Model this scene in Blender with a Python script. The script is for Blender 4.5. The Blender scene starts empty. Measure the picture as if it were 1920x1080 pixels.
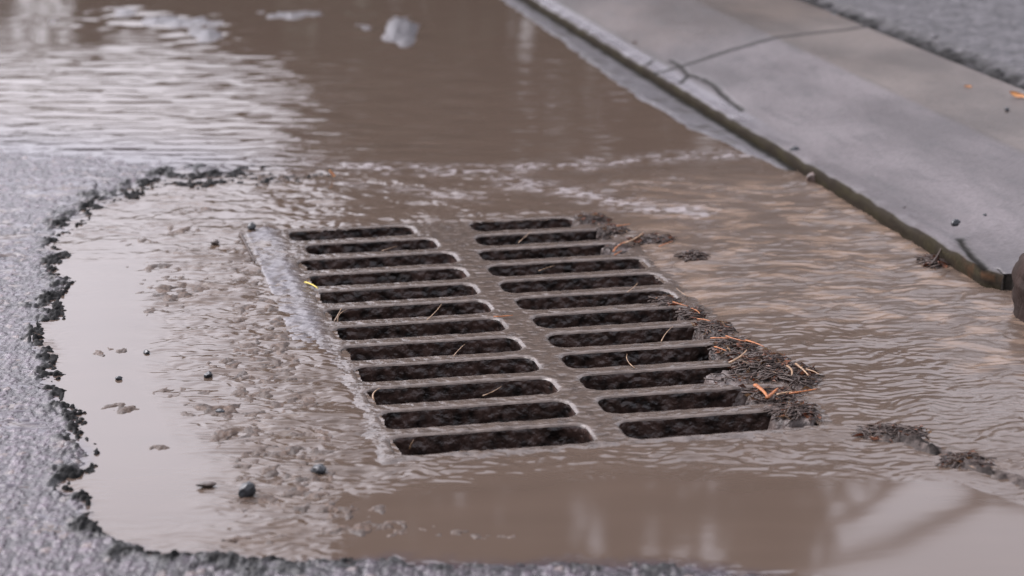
import bpy, bmesh, math, random
import numpy as np
from mathutils import Vector
random.seed(7); RNG = np.random.default_rng(11)
sc = bpy.context.scene; COL = sc.collection
# ------------------------------------------------------------------ camera model (metres, camera 1 m above the road)
F, CX, CY, H = 4200.0, 960.0, 540.0, 1.0
PIT = math.atan(1135/F); CP, SP = math.cos(PIT), math.sin(PIT)
AZ = math.atan(945/(CP*F+1135*SP))
S = np.array([-math.sin(AZ), math.cos(AZ)]); T = np.array([math.cos(AZ), math.sin(AZ)])   # along / across the kerb
def gp(px, py, z=0.0):
    """point of the level z that the photograph shows at this place"""
    u, v = px-CX, py-CY
    k = (H-z)/(SP*F+v*CP)
    return np.array([u*k, (CP*F-v*SP)*k])
def st(px, py, z=0.0):
    q = gp(px, py, z); return float(q@S), float(q@T)
def xy(s, t): return s*S[0]+t*T[0], s*S[1]+t*T[1]
def pix(x, y):
    """ground-plan coordinates used for the shore lines (a fixed map of the ground, x,y in metres)"""
    dn = y*SP+H*CP; fw = y*CP-H*(-SP)
    fw = y*CP+H*SP; up = -y*SP*-1
    # forward axis (0,cp,-sp), up axis (0,sp,cp); point relative to the camera (x,y,-H)
    f_ = y*CP+H*SP; u_ = y*SP-H*CP
    return CX+F*x/f_, CY-F*u_/f_
# ------------------------------------------------------------------ noise
PERM = RNG.permutation(4096).astype(np.int64)
GA = RNG.random(4096)*2*math.pi
GX, GY = np.cos(GA), np.sin(GA)
def hsh(i, j, k=0): return PERM[(PERM[(i+k*131) & 4095]+j) & 4095]
def perlin(x, y, k=0):
    xi = np.floor(x).astype(np.int64); yi = np.floor(y).astype(np.int64)
    fx = x-xi; fy = y-yi
    u = fx*fx*fx*(fx*(fx*6-15)+10); v = fy*fy*fy*(fy*(fy*6-15)+10)
    def g(a, b):
        h = hsh(xi+a, yi+b, k); return GX[h]*(fx-a)+GY[h]*(fy-b)
    a = g(0,0); b = g(1,0); c = g(0,1); d = g(1,1)
    return 1.5*((a+(b-a)*u)*(1-v)+(c+(d-c)*u)*v)
def fbm(x, y, k=0, o=3):
    r = 0; a = 1.0; n = 0
    for i in range(o):
        r = r+a*perlin(x*2**i+i*17.3, y*2**i+i*5.1, k+i); n += a; a *= .5
    return r/n
def stones(x, y, cell, k=0):
    """rounded stones of about one cell each: (height 0..1, random id 0..1)"""
    X = x/cell; Y = y/cell; xi = np.floor(X).astype(np.int64); yi = np.floor(Y).astype(np.int64)
    best = np.full(X.shape, 9.0); idv = np.zeros(X.shape)
    for a in (-1,0,1):
        for b in (-1,0,1):
            h = hsh(xi+a, yi+b, k); h2 = hsh(xi+a+7, yi+b+3, k+5)
            px_ = xi+a+.15+.7*h/4096; py_ = yi+b+.15+.7*h2/4096
            d = np.hypot(X-px_, Y-py_); m = d < best
            best = np.where(m, d, best); idv = np.where(m, h/4096, idv)
    return np.sqrt(np.clip(1-(best/.75)**2, 0, 1)), idv
def ss(a, b, x):
    t = np.clip((x-a)/(b-a), 0, 1); return t*t*(3-2*t)
def poly_sd(X, Y, pts, closed=True):
    """signed distance in map units, negative inside"""
    pts = np.array(pts, float); n = len(pts); d = np.full(X.shape, 1e9); ins = np.zeros(X.shape, bool)
    for i in range(n if closed else n-1):
        a = pts[i]; b = pts[(i+1) % n]; e = b-a
        wx = X-a[0]; wy = Y-a[1]
        h = np.clip((wx*e[0]+wy*e[1])/(e@e+1e-12), 0, 1)
        d = np.minimum(d, np.hypot(wx-e[0]*h, wy-e[1]*h))
        if closed and a[1] != b[1]:
            c = ((a[1] > Y) != (b[1] > Y)) & (X < (b[0]-a[0])*(Y-a[1])/(b[1]-a[1])+a[0]); ins ^= c
    return np.where(ins, -d, d) if closed else d
# ------------------------------------------------------------------ mesh helpers
def tagp(o, label=None, cat=None, group=None, kind=None):
    if label: o['label'] = label
    if cat: o['category'] = cat
    if group: o['group'] = group
    if kind: o['kind'] = kind
    return o
def mesh_np(name, V, Fq, mat, parent=None, attrs=None, smooth=True):
    me = bpy.data.meshes.new(name)
    V = np.asarray(V, np.float32); Fq = np.asarray(Fq, np.int32)
    me.vertices.add(len(V)); me.vertices.foreach_set('co', V.ravel())
    n = Fq.shape[1]
    me.loops.add(Fq.size); me.loops.foreach_set('vertex_index', Fq.ravel())
    me.polygons.add(len(Fq)); me.polygons.foreach_set('loop_start', np.arange(0, Fq.size, n, dtype=np.int32))
    me.polygons.foreach_set('use_smooth', np.full(len(Fq), smooth))
    me.update(calc_edges=True)
    for k, a in (attrs or {}).items():
        a = np.asarray(a, np.float32)
        if a.ndim == 2:
            at = me.attributes.new(k, 'FLOAT_COLOR', 'POINT')
            at.data.foreach_set('color', np.concatenate([a, np.ones((len(a),1), np.float32)], 1).ravel())
        else:
            at = me.attributes.new(k, 'FLOAT', 'POINT'); at.data.foreach_set('value', a)
    me.materials.append(mat)
    o = bpy.data.objects.new(name, me); COL.objects.link(o)
    if parent: o.parent = parent
    return o
def grid_faces(nr, nc):
    i = np.arange(nr*nc).reshape(nr, nc)
    return np.stack([i[:-1,:-1], i[:-1,1:], i[1:,1:], i[1:,:-1]], -1).reshape(-1, 4)
def subset(V, Fq, keep, attrs):
    Fk = Fq[keep]; u, inv = np.unique(Fk, return_inverse=True)
    return V[u], inv.reshape(Fk.shape), {k: a[u] for k, a in attrs.items()}
def from_bm(name, bm, mat, parent=None, smooth=True, loc=None):
    me = bpy.data.meshes.new(name); bm.to_mesh(me); bm.free()
    for p in me.polygons: p.use_smooth = smooth
    me.materials.append(mat)
    o = bpy.data.objects.new(name, me); COL.objects.link(o)
    if parent: o.parent = parent
    if loc is not None: o.location = loc
    return o
def empty(name, loc=(0,0,0)):
    o = bpy.data.objects.new(name, None); COL.objects.link(o); o.location = loc; o.empty_display_size = .1; return o
# ------------------------------------------------------------------ materials
def mat(name):
    m = bpy.data.materials.new(name); m.use_nodes = True; nt = m.node_tree
    b = nt.nodes['Principled BSDF']; return m, nt, b
def N(nt, typ, **kw):
    n = nt.nodes.new(typ)
    for k, v in kw.items():
        if k in n.inputs: n.inputs[k].default_value = v
        else: setattr(n, k, v)
    return n
def noise_bump(nt, b, scale, dist, vec=None, detail=4, strength=1.0, scl=None):
    tc = N(nt, 'ShaderNodeTexCoord'); mp = N(nt, 'ShaderNodeMapping')
    nt.links.new(tc.outputs['Object'], mp.inputs[0])
    if scl: mp.inputs['Scale'].default_value = scl
    no = N(nt, 'ShaderNodeTexNoise'); no.inputs['Scale'].default_value = scale; no.inputs['Detail'].default_value = detail
    nt.links.new(mp.outputs[0], no.inputs['Vector'])
    bp = N(nt, 'ShaderNodeBump'); bp.inputs['Strength'].default_value = strength; bp.inputs['Distance'].default_value = dist
    nt.links.new(no.outputs['Fac'], bp.inputs['Height']); nt.links.new(bp.outputs[0], b.inputs['Normal'])
    return no, bp, mp
def attr_mat(name, rough=.3, bump=(200, .002), var=.35, ior=1.4, spec=.5, rattr=False, scl=None, coat=0.0, spc=False):
    m, nt, b = mat(name)
    a = N(nt, 'ShaderNodeAttribute', attribute_name='col')
    no, bp, mp = noise_bump(nt, b, bump[0], bump[1], scl=scl)
    mx = N(nt, 'ShaderNodeMapRange'); mx.inputs['To Min'].default_value = 1-var; mx.inputs['To Max'].default_value = 1+var
    mx.inputs['From Min'].default_value = .3; mx.inputs['From Max'].default_value = .7
    nt.links.new(no.outputs['Fac'], mx.inputs['Value'])
    ml = N(nt, 'ShaderNodeVectorMath', operation='SCALE')
    nt.links.new(a.outputs['Color'], ml.inputs[0]); nt.links.new(mx.outputs[0], ml.inputs['Scale'])
    nt.links.new(ml.outputs[0], b.inputs['Base Color'])
    if rattr:
        r = N(nt, 'ShaderNodeAttribute', attribute_name='rough'); nt.links.new(r.outputs['Fac'], b.inputs['Roughness'])
    else: b.inputs['Roughness'].default_value = rough
    if spc:
        sa = N(nt, 'ShaderNodeAttribute', attribute_name='spc'); nt.links.new(sa.outputs['Fac'], b.inputs['Specular IOR Level'])
    b.inputs['IOR'].default_value = ior; b.inputs['Coat Weight'].default_value = coat; b.inputs['Coat Roughness'].default_value = .12
    return m
def plain(name, c, rough=.5, bump=None, var=.3, scale=80, coat=0.0, c2=None, ior=1.45):
    m, nt, b = mat(name)
    if bump:
        no, bp, mp = noise_bump(nt, b, bump[0], bump[1])
    else:
        tc = N(nt, 'ShaderNodeTexCoord'); no = N(nt, 'ShaderNodeTexNoise'); nt.links.new(tc.outputs['Object'], no.inputs['Vector'])
    tc = N(nt, 'ShaderNodeTexCoord'); n2 = N(nt, 'ShaderNodeTexNoise'); n2.inputs['Scale'].default_value = scale; n2.inputs['Detail'].default_value = 5
    nt.links.new(tc.outputs['Object'], n2.inputs['Vector'])
    cr = N(nt, 'ShaderNodeValToRGB'); e = cr.color_ramp.elements
    lo = c2 if c2 else [x*(1-var) for x in c]; hi = [min(1, x*(1+var)) for x in c] if not c2 else c
    e[0].position = .35; e[1].position = .65; e[0].color = (*lo, 1); e[1].color = (*hi, 1)
    nt.links.new(n2.outputs['Fac'], cr.inputs[0]); nt.links.new(cr.outputs[0], b.inputs['Base Color'])
    b.inputs['Roughness'].default_value = rough; b.inputs['Coat Weight'].default_value = coat; b.inputs['Coat Roughness'].default_value = .1
    b.inputs['IOR'].default_value = ior
    return m
M_WATER = attr_mat('muddy_water', rattr=True, bump=(16, .0018), var=.05, ior=1.34, scl=(.35, 1, 1))
_nt = M_WATER.node_tree; _a = N(_nt, 'ShaderNodeAttribute', attribute_name='chop')
_bp = [n for n in _nt.nodes if n.type == 'BUMP'][0]; _nt.links.new(_a.outputs['Fac'], _bp.inputs['Strength'])
M_GROUND = attr_mat('wet_road', rattr=True, spc=True, bump=(260, .0015), var=.45, ior=1.42)
M_KERB = attr_mat('wet_concrete', rattr=True, spc=True, bump=(130, .0011), var=.20, ior=1.4)
M_DRIVE = attr_mat('old_asphalt', rattr=True, bump=(150, .003), var=.35, ior=1.4)
M_GRATE = attr_mat('muddy_iron', rattr=True, bump=(60, .0022), var=.22, ior=1.34)
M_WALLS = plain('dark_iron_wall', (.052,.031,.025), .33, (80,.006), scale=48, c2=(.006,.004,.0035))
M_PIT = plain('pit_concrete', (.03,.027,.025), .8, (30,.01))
# ------------------------------------------------------------------ key lines of the place
T0 = 1.578                                    # kerb face
SLOT_S0, SLOT_DS, SLOT_W = 2.846, .1112, .0385
L0, L1, R0, R1 = .452, .729, .775, 1.055
def slots():
    out = []
    Lx = {0:(.452,.729), 1:(.455,.731), 2:(.452,.731), 3:(.452,.729), 4:(.448,.727), 5:(.45,.724), 6:(.452,.724), 7:(.450,.723),
          8:(.450,.727), 9:(.448,.731), 10:(.476,.716), 11:(.458,.692)}
    Rx = {0:(.775,1.058), 1:(.773,1.056), 2:(.774,1.056), 3:(.772,1.055), 4:(.777,1.050), 5:(.778,1.044), 6:(.774,1.042), 7:(.770,1.055),
          8:(.772,1.056), 9:(.778,1.045), 10:(.794,1.052), 11:(.806,1.010)}
    for k in range(12):
        out.append((k, 'L', SLOT_S0+k*SLOT_DS, *Lx[k])); out.append((k, 'R', SLOT_S0+k*SLOT_DS, *Rx[k]))
    return out
SL = slots()
def slot_sd(s, t, only=None):
    d = np.full(np.shape(s), 9.0)
    for (k, c, s0, a, b) in (SL if only is None else [only]):
        hs = SLOT_W+.0015*perlin(t*14+k*3.3, s*9+7.7, 3 if c == 'L' else 4); r = .022
        qs = np.abs(s-s0)-(hs-r); qt = np.abs(t-(a+b)/2)-((b-a)/2-r)
        dd = np.hypot(np.maximum(qs, 0), np.maximum(qt, 0))+np.minimum(np.maximum(qs, qt), 0)-r
        d = np.minimum(d, dd)
    return d
GS0, GS1, GT0, GT1 = 2.745, 4.165, .372, 1.10   # outline of the grate and its frame
# ------------------------------------------------------------------ road + water on one layout
rows = np.concatenate([np.arange(-330, 0, 3.0), np.arange(0, 1090, 1.25), np.arange(1090, 1300, 3.0)])[::-1]
cols = np.concatenate([np.arange(-620, -40, 7.0), np.arange(-40, 1960, 2.6), np.arange(1960, 2500, 7.0)])
vv = rows-CY
dist = (CP*F-vv*SP)/(SP*F+vv*CP)                     # y of every row
slope = (cols-CX)/F
ry = np.concatenate([[-60, -8, .5], dist, [dist[-1]*1.3, 25, 60, 400]])
sl = np.concatenate([[-9, -1.2, -.6], slope, [.6, 1.2, 9]])
YY, KK = np.meshgrid(ry, sl, indexing='ij')
# lateral position: proportional to the distance in front of the camera
XX = KK*np.maximum(YY, .5)*1.035
XX = np.where(np.abs(KK) > 5, np.sign(KK)*400, XX)
X = XX.ravel(); Y = YY.ravel(); ss_ = X*S[0]+Y*S[1]; tt_ = X*T[0]+Y*T[1]
f_ = np.maximum(Y*CP+H*SP, .2); PX = CX+F*X/f_; PY = CY-F*(Y*SP-H*CP)/f_
wob = fbm(X*9, Y*9, 1, 3); wob2 = fbm(X*40, Y*40, 2, 2)
PXw = PX+38*wob+14*wob2; PYw = PY+20*fbm(X*9+31, Y*9, 5, 3)+8*fbm(X*40, Y*40+9, 6, 2)
RIM = [(1460,262),(1330,290),(1190,300),(1040,308),(900,318),(760,326),(640,330),(560,338),(480,338),(400,345),(330,352),(270,365),(215,385),(165,402),(130,430),(112,470),(122,520),
       (136,548),(105,590),(76,612),(96,642),(116,680),(102,712),(130,752),(155,800),(192,850),(164,882),(142,905),(168,935),(172,975),(205,1012),(262,1026),(320,1036),
       (400,1034),(480,1036),(620,1036),(800,1038),(1000,1040),(1200,1044),(1420,1052),(1560,1090),(1540,1400)]
APRON = RIM+[(2800,1400),(2800,700),(1960,600)]
sd_ap = poly_sd(PXw, PYw, APRON); d_rim = poly_sd(PXw, PYw, RIM, False)
left = ss(760, 560, PX)                                 # strength of the broken asphalt rim
botr = ss(990, 1020, PY)
rim_k = np.clip(left+botr*.6, 0, 1)
st1, id1 = stones(X*1.0, Y*.8, .0115, 1); st2, id2 = stones(X+3, Y*.8, .0065, 9)
# ground height
pool_up = (PY < 330)
zg = np.full(X.shape, -.012)
out_l = ss(-4, 34, sd_ap)                              # outside of the broken patch
low_l = ss(620, 250, PX+.55*(PY-300))*ss(120, 330, PY) # asphalt rising out of the upper pool at the left
bot = ss(960, 1020, PY)*ss(1750, 1500, PX)
asph = np.clip(out_l*np.maximum(ss(230, 350, PY+.10*(450-PX)), 0)*ss(640, 360, PX)+out_l*bot, 0, 1)
zg = zg+asph*(.0106+.0014*botr+.0012*fbm(X*5, Y*4, 33, 2)+.0010*ss(430, 620, PY))
aggr = .0026*st1*(.35+.65*id1)+.0018*st2*id2
zg = zg+aggr*(.25+.75*asph)
# ragged dark rim
st3, id3 = stones(X+1, Y*.7, .0078, 19); rw_ = np.clip(.75+1.3*fbm(X*22, Y*15, 36, 3), .25, 1.8)
rimh = np.exp(-(np.where(sd_ap > 0, d_rim/32.0, d_rim/15.0)/rw_)**2)*rim_k*ss(1600, 1300, PX)
zg = zg+rimh*(.0085+.005*wob2+.007*st3*id3)*ss(.08, .38, id3+.35*wob2)*ss(.05, .5, st3)*np.clip(1-.45*botr, 0, 1)
# hollow just inside the rim on the left: calm puddle; lumps of silt standing out of it
LUMPS = [(330,545,95,38,1.0),(300,500,90,18,.6),(350,430,80,20,.6),(265,455,70,14,.5),(470,625,110,34,.8),(440,680,100,30,.7),(230,765,60,14,.9),(420,765,120,30,.9),
         (210,660,60,18,.5),(330,735,90,16,.5),(300,585,80,14,.4),(500,900,70,50,.7),(620,960,170,26,.8),(560,930,60,40,.6),(300,840,40,9,.6),(430,820,60,36,.8),(700,990,180,22,.7),
         (880,1000,150,16,.5),(520,720,90,50,.6),(540,560,60,30,.4),(405,470,50,20,.6),(380,390,60,16,.5),(500,1010,160,18,.4)]
lump = .80*ss(380, 460, PX)*ss(720, 600, PX)*ss(400, 470, PY)*ss(1010, 930, PY)
for (cx_, cy_, rx_, ry_, a_) in LUMPS:
    lump = np.maximum(lump, (.6+.4*a_)*np.exp(-(((PX-cx_)/rx_)**2+((PY-cy_)/ry_)**2)))
lt = fbm(X*46, Y*38, 21, 3)
inside = ss(-4, -16, sd_ap)
zg = zg+inside*lump*(.0126+.0185*lt+.002*st1)
zg = np.where((inside*lump > .2) & (zg > 0), zg*.36, zg)
# pale sky reflections in the upper pool, built as low grey mounds
REFL_MOUNDS = [(330,40,180,20,1.0),(390,66,90,24,1.0),(560,26,150,18,.9),(240,22,110,16,.9),(680,50,60,22,.8),(120,40,140,14,.7),(755,60,52,42,1.2)]
refl_mound = np.zeros(X.shape)
for (cx_, cy_, rx_, ry_, a_) in REFL_MOUNDS: refl_mound = np.maximum(refl_mound, a_*np.exp(-(((PX-cx_)/rx_)**2+((PY-cy_)/ry_)**2)))
zg = zg+np.minimum(refl_mound, 1)*(.0119+.008*fbm(X*16, Y*5, 31, 4)+.0022*st1)+ss(.80, 1.15, refl_mound)*.0045
# silt shelf along the kerb, above the water up the street
shelf_edge = np.interp(ss_, [3.6, 4.2, 4.6, 5.0, 5.6, 6.3, 7.5, 12], [1.66, 1.60, 1.535, 1.49, 1.485, 1.51, 1.53, 1.54])+.012*perlin(ss_*5, tt_*2, 41)
zg = zg+ss(shelf_edge-.05, shelf_edge+.02, tt_)*(.0145+.004*fbm(X*20, Y*14, 35, 3))*ss(3.9, 4.4, ss_)*ss(2.2, 1.9, tt_)
# ridge of grit right of the grate
RIDGE = [(1560,800),(1625,812),(1690,822),(1750,845),(1810,868),(1870,890),(1960,915),(2100,960)]
d_rid = poly_sd(PX, PY+6*wob2, RIDGE, False)
rid = np.exp(-(d_rid/15.0)**2)
zg = zg+rid*(.0120+.012*fbm(X*30, Y*26, 51, 3)+.004*st1)
zg = np.where(tt_ > T0+.03, -.03, zg)
gr_in = (ss_ > GS0+.004) & (ss_ < GS1-.004) & (tt_ > GT0+.004) & (tt_ < GT1-.004)
# colours
def mix(a, b, k): return a+(b-a)*k[:, None]
c_as = np.array([.044,.035,.042]); c_dark = np.array([.011,.011,.011]); c_silt = np.array([.07,.052,.042]); c_grey = np.array([.06,.056,.060])
colg = np.repeat(c_silt[None], len(X), 0)
ag = c_as[None]*(.30+1.3*(id1**2)+.8*id2**3)[:, None]
ag = mix(ag, np.array([.10,.075,.065]), (id1 > .95)*.7)
ag = ag*(.25+.95*st1*(.4+.6*st2)+.25*ss(0, .5, wob2))[:, None]
colg = mix(colg, ag, np.clip(asph*1.2, 0, 1)); colg = mix(colg, c_dark*(.6+1.4*id1)[:, None], np.clip(rimh*2.2*ss(-.45, .05, wob2+.3*rimh)+.85*rim_k*ss(75, 10, d_rim)*ss(-.25, .35, fbm(X*17, Y*13, 37, 4))*(sd_ap > 0), 0, 1))
colg = mix(colg, np.array([.036,.021,.013])*(.5+1.2*id1)[:, None], np.clip(lump*inside, 0, 1))
colg = mix(colg, c_grey, np.clip(refl_mound, 0, 1)); shm = ss(shelf_edge-.06, shelf_edge, tt_)*ss(4.0, 4.4, ss_); colg = mix(colg, c_grey*1.1, shm); colg = mix(colg, np.array([.028,.024,.022]), shm*ss(-.1, .5, fbm(X*16, Y*12, 34, 3))*.8)
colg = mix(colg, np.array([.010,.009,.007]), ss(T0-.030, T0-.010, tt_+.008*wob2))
colg = mix(colg, np.array([.04,.033,.030])*(.3+1.5*id1)[:, None], np.clip(rid*1.2, 0, 1))
rg = .30+.5*rid+.4*ss(T0-.03, T0-.01, tt_)-.14*asph+.20*asph*ss(.0, .5, wob2)+.50*rimh+.30*lump
Fq = grid_faces(len(ry), len(sl))
V = np.stack([X, Y, zg], 1)
fin = gr_in[Fq].all(1)
Vg, Fg, Ag = subset(V, Fq, ~fin, {'col': colg, 'rough': np.clip(rg, .15, .8), 'spc': np.clip(.5-.45*np.clip(rimh*1.6+.4*lump*inside+rid+ss(T0-.03, T0-.01, tt_), 0, 1), .05, .5)})
tagp(mesh_np('road', Vg, Fg, M_GROUND, attrs=Ag), kind='structure')

# ------------------------------------------------------------------ water
flow = ss(285, 345, PY+.02*(PX-900))*(1-ss(1040, 1090, PY)*ss(1500, 1300, PX))
calm_bot = ss(845, 905, PY+.10*(PX-1100)*ss(1200, 700, PX))*ss(560, 700, PX+(PY-900)*.2)
calm_bot = calm_bot*ss(12, 40, np.where(PX > 1540, PY-np.interp(PX, [1540,1625,1750,1870,2100], [798,815,850,892,960]), 60))
calm_left = np.exp(-(((PX-275)/150)**4+((PY-900)/150)**4))+np.exp(-(((PX-190)/110)**4+((PY-640)/200)**4))
calm_right = np.exp(-(((PX-1880)/130)**4+((PY-745)/45)**4))
calm = np.clip(np.maximum.reduce([calm_bot, calm_left, calm_right*.8]), 0, 1)
rip = flow*(1-calm)
right = ss(1050, 1350, PX)
Yw = Y+.035*fbm(X*5, Y*5, 67, 3)+.012*perlin(X*14, Y*9, 68)
a1 = perlin(X*8, Yw*22, 61); a2 = perlin(X*17+1.2*a1, Yw*44+.8*a1, 62); a3 = perlin(X*38+a2, Yw*92, 63); a4 = fbm(X*5, Y*7, 64, 2)
amp = rip*(.55+.75*ss(-.2, .5, a4))
leftmid = ss(760, 560, PX)*ss(380, 480, PY)
zw = amp*(1-.22*right)*(.0030*a1+.0034*np.abs(a2)+.0016*a3+.0005*perlin(X*75, Y*150, 66))
# the wavy lip where the upper pool spills over
d_lip = poly_sd(PX, PY+10*wob+4*wob2, [(560,302),(640,312),(760,318),(900,318),(1040,312),(1180,300),(1330,292),(1480,280)], False)
lip = np.exp(-(d_lip/9.0)**2)*ss(480, 640, PX); d2 = poly_sd(PX, PY+8*wob, [(930,338),(1010,348),(1080,362),(1150,378),(1230,392),(1330,400)], False)
lip2 = np.exp(-(d2/12.0)**2)
d3 = poly_sd(PX, PY+8*wob, [(640,345),(740,352),(830,368),(920,372)], False); lip3 = np.exp(-(d3/9.0)**2)*.6
lipn = np.clip(lip+lip2+lip3, 0, 1)*ss(-.35, .25, fbm(X*16, Y*30, 71, 2))
zw = zw+lipn*(.0022*np.abs(perlin(X*24, Y*55, 72))+.0012*perlin(X*60, Y*110, 73))
# small ripples over the left part of the upper pool
up_r = (1-flow)*(ss(1350, 450, PX)*ss(60, 170, PY)*1.7+.12)*ss(1090, 1040, PY)
zw = zw+ss(.1, .7, refl_mound)*.0016*perlin(X*14, Y*9, 87)+up_r*(.00065*perlin(X*5, Y*24, 81)+.0007*perlin(X*13, Y*40, 82)+.0007*perlin(X*9, Y*7, 88))
calm_all = np.clip(calm+(1-flow), 0, 1)
zw = zw+calm_all*.00022*perlin(X*5, Y*4.0, 83)+asph*(.0009*perlin(X*30, Y*45, 84)+.0005*perlin(X*62, Y*90, 86))
# rounding off towards the grate
gm = .005+.007*fbm(X*18, Y*18, 85, 2)
bs = np.minimum(ss_-(SLOT_S0-SLOT_W), (SLOT_S0+11*SLOT_DS+SLOT_W)-ss_); bt = np.minimum(tt_-L0, R1-tt_)
indr = np.minimum(bs+.012, bt+gm+.002)
zw = zw-ss(-.040, .012, indr)*.0026
hole = indr > .011
# left rail of the frame stands a little proud
level = -.0005+0*X
zw = zw+level
c_w = np.array([.070,.051,.040])
colw = np.repeat(c_w[None], len(X), 0); colw = mix(colw, np.array([.042,.036,.045]), asph)
sed = flow*right*np.clip(1-calm, 0, 1)*ss(640, 560, PY-.35*(PX-1500)*ss(1500, 1900, PX))*ss(318, 350, PY)
sedn = ss(-.10, .35, fbm(X*13+.8*a1, Yw*24, 91, 4))
colw = mix(colw, np.array([.150,.106,.078]), sed*sedn*.85)
leftf = flow*ss(700, 520, PX)*(1-calm)
colw = mix(colw, np.array([.062,.040,.026]), leftf*ss(-.2, .4, fbm(X*12, Y*20, 95, 3))*.8)
foam = np.clip(lipn*1.1*ss(-.1, .35, perlin(X*50, Y*70, 92)+.25), 0, 1)
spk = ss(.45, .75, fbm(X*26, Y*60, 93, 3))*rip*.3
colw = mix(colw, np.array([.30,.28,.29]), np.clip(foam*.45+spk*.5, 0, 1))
rw = .05+.10*amp+.25*foam+.12*sed
Vw = np.stack([X, Y, zw], 1)
drop = hole[Fq].all(1) | (tt_[Fq] > T0+.10).all(1)
Vw, Fw, Aw = subset(Vw, Fq, ~drop, {'col': colw, 'rough': np.clip(rw, .03, .6), 'chop': np.clip(.04+amp+lipn+.35*asph+.10*(1-flow)*(PY < 400), 0, 1)})
tagp(mesh_np('water', Vw, Fw, M_WATER, attrs=Aw), kind='structure')

# ------------------------------------------------------------------ storm drain grate
gx, gy = xy((GS0+GS1)/2, (GT0+GT1)/2)
grate = empty('storm_drain_grate', (0,0,0))
tagp(grate, 'muddy cast iron storm drain grate with two columns of twelve dark slots', 'drain grate')
cs, ct = .0024, .0030
gs = np.arange(GS0, GS1+cs/2, cs); gt = np.arange(GT0, GT1+ct/2, ct)
SS, TT = np.meshgrid(gs, gt, indexing='ij'); s = SS.ravel().copy(); t = TT.ravel().copy()
d = slot_sd(s, t); e = 1e-4
ds_ = (slot_sd(s+e, t)-slot_sd(s-e, t))/(2*e); dt_ = (slot_sd(s, t+e)-slot_sd(s, t-e))/(2*e)
snap = np.abs(d) < .0017
s[snap] -= (d*ds_)[snap]; t[snap] -= (d*dt_)[snap]; d[snap] = 0
x, y = xy(s, t)
rs = np.minimum(s-GS0, GS1-s); rt = np.minimum(t-GT0, GT1-t)
n1 = fbm(x*22, y*40, 101, 3); n2 = perlin(x*70, y*90, 102)
z = .0012+.0008*n1+.0006*n2
inner = np.minimum(np.minimum(s-(SLOT_S0-SLOT_W), (SLOT_S0+11*SLOT_DS+SLOT_W)-s), np.minimum(t-L0, R1-t))
z = z-ss(.004, -.050, inner)*.0042-.0006
rail = ss(.004, .010, t-GT0)*ss(.078, .045, t-GT0+.012*n1)*ss(3.12, 3.55, s)*ss(4.160, 4.150, s)
rail = rail*np.clip(.85+.7*fbm(s*7, t*9, 105, 2), 0, 1)
z = z+rail*(.0050+.0022*n1+.0004*n2)
rough_r = rail*(stones(x, y, .006, 7)[0])
z = z+rough_r*.0004
z = z-.0028*np.clip(1-d/.006, 0, 1)**2
cg = np.repeat(np.array([[.070,.054,.045]]), len(s), 0)
cg = mix(cg, np.array([.095,.077,.068]), ss(.016, .006, d)*.55*ss(-.5, .3, n1))
cg = mix(cg, np.array([.11,.106,.118]), np.clip(rail, 0, 1)*.75)  # pale lilac paints the sky mirrored in water washing over the rail
dirt = ss(.02, .5, fbm(x*38, y*30, 104, 4))
cg = mix(cg, np.array([.034,.024,.019]), dirt*.7)
rgh = np.clip(.07+.22*dirt+.25*rail+.15*ss(.012, .003, d), .05, .7)
Fgr = grid_faces(len(gs), len(gt)); cen_s = s[Fgr].mean(1); cen_t = t[Fgr].mean(1)
keep = ~(d[Fgr] <= 1e-6).all(1)
key = np.zeros(len(Fgr), int)          # 0 frame, 1 rib, 2.. bars
rib = (cen_t > L1+.004) & (cen_t < R0-.004) & (inner[Fgr].mean(1) > 0); key[rib] = 1
for k in range(11):
    b0 = SLOT_S0+k*SLOT_DS+SLOT_W*.0; b1 = SLOT_S0+(k+1)*SLOT_DS
    m = (cen_s > b0) & (cen_s <= b1)
    key[m & (cen_t > L0+.012) & (cen_t < L1-.0)] = 10+k
    key[m & (cen_t > R0+.0) & (cen_t < R1-.012)] = 30+k
V = np.stack([x, y, z], 1)
for kk in np.unique(key):
    vs, fs, at = subset(V, Fgr, keep & (key == kk), {'col': cg, 'rough': rgh})
    nm = 'frame' if kk == 0 else 'centre_rib' if kk == 1 else 'bar'
    mesh_np(nm, vs, fs, M_GRATE, parent=grate, attrs=at)
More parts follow.
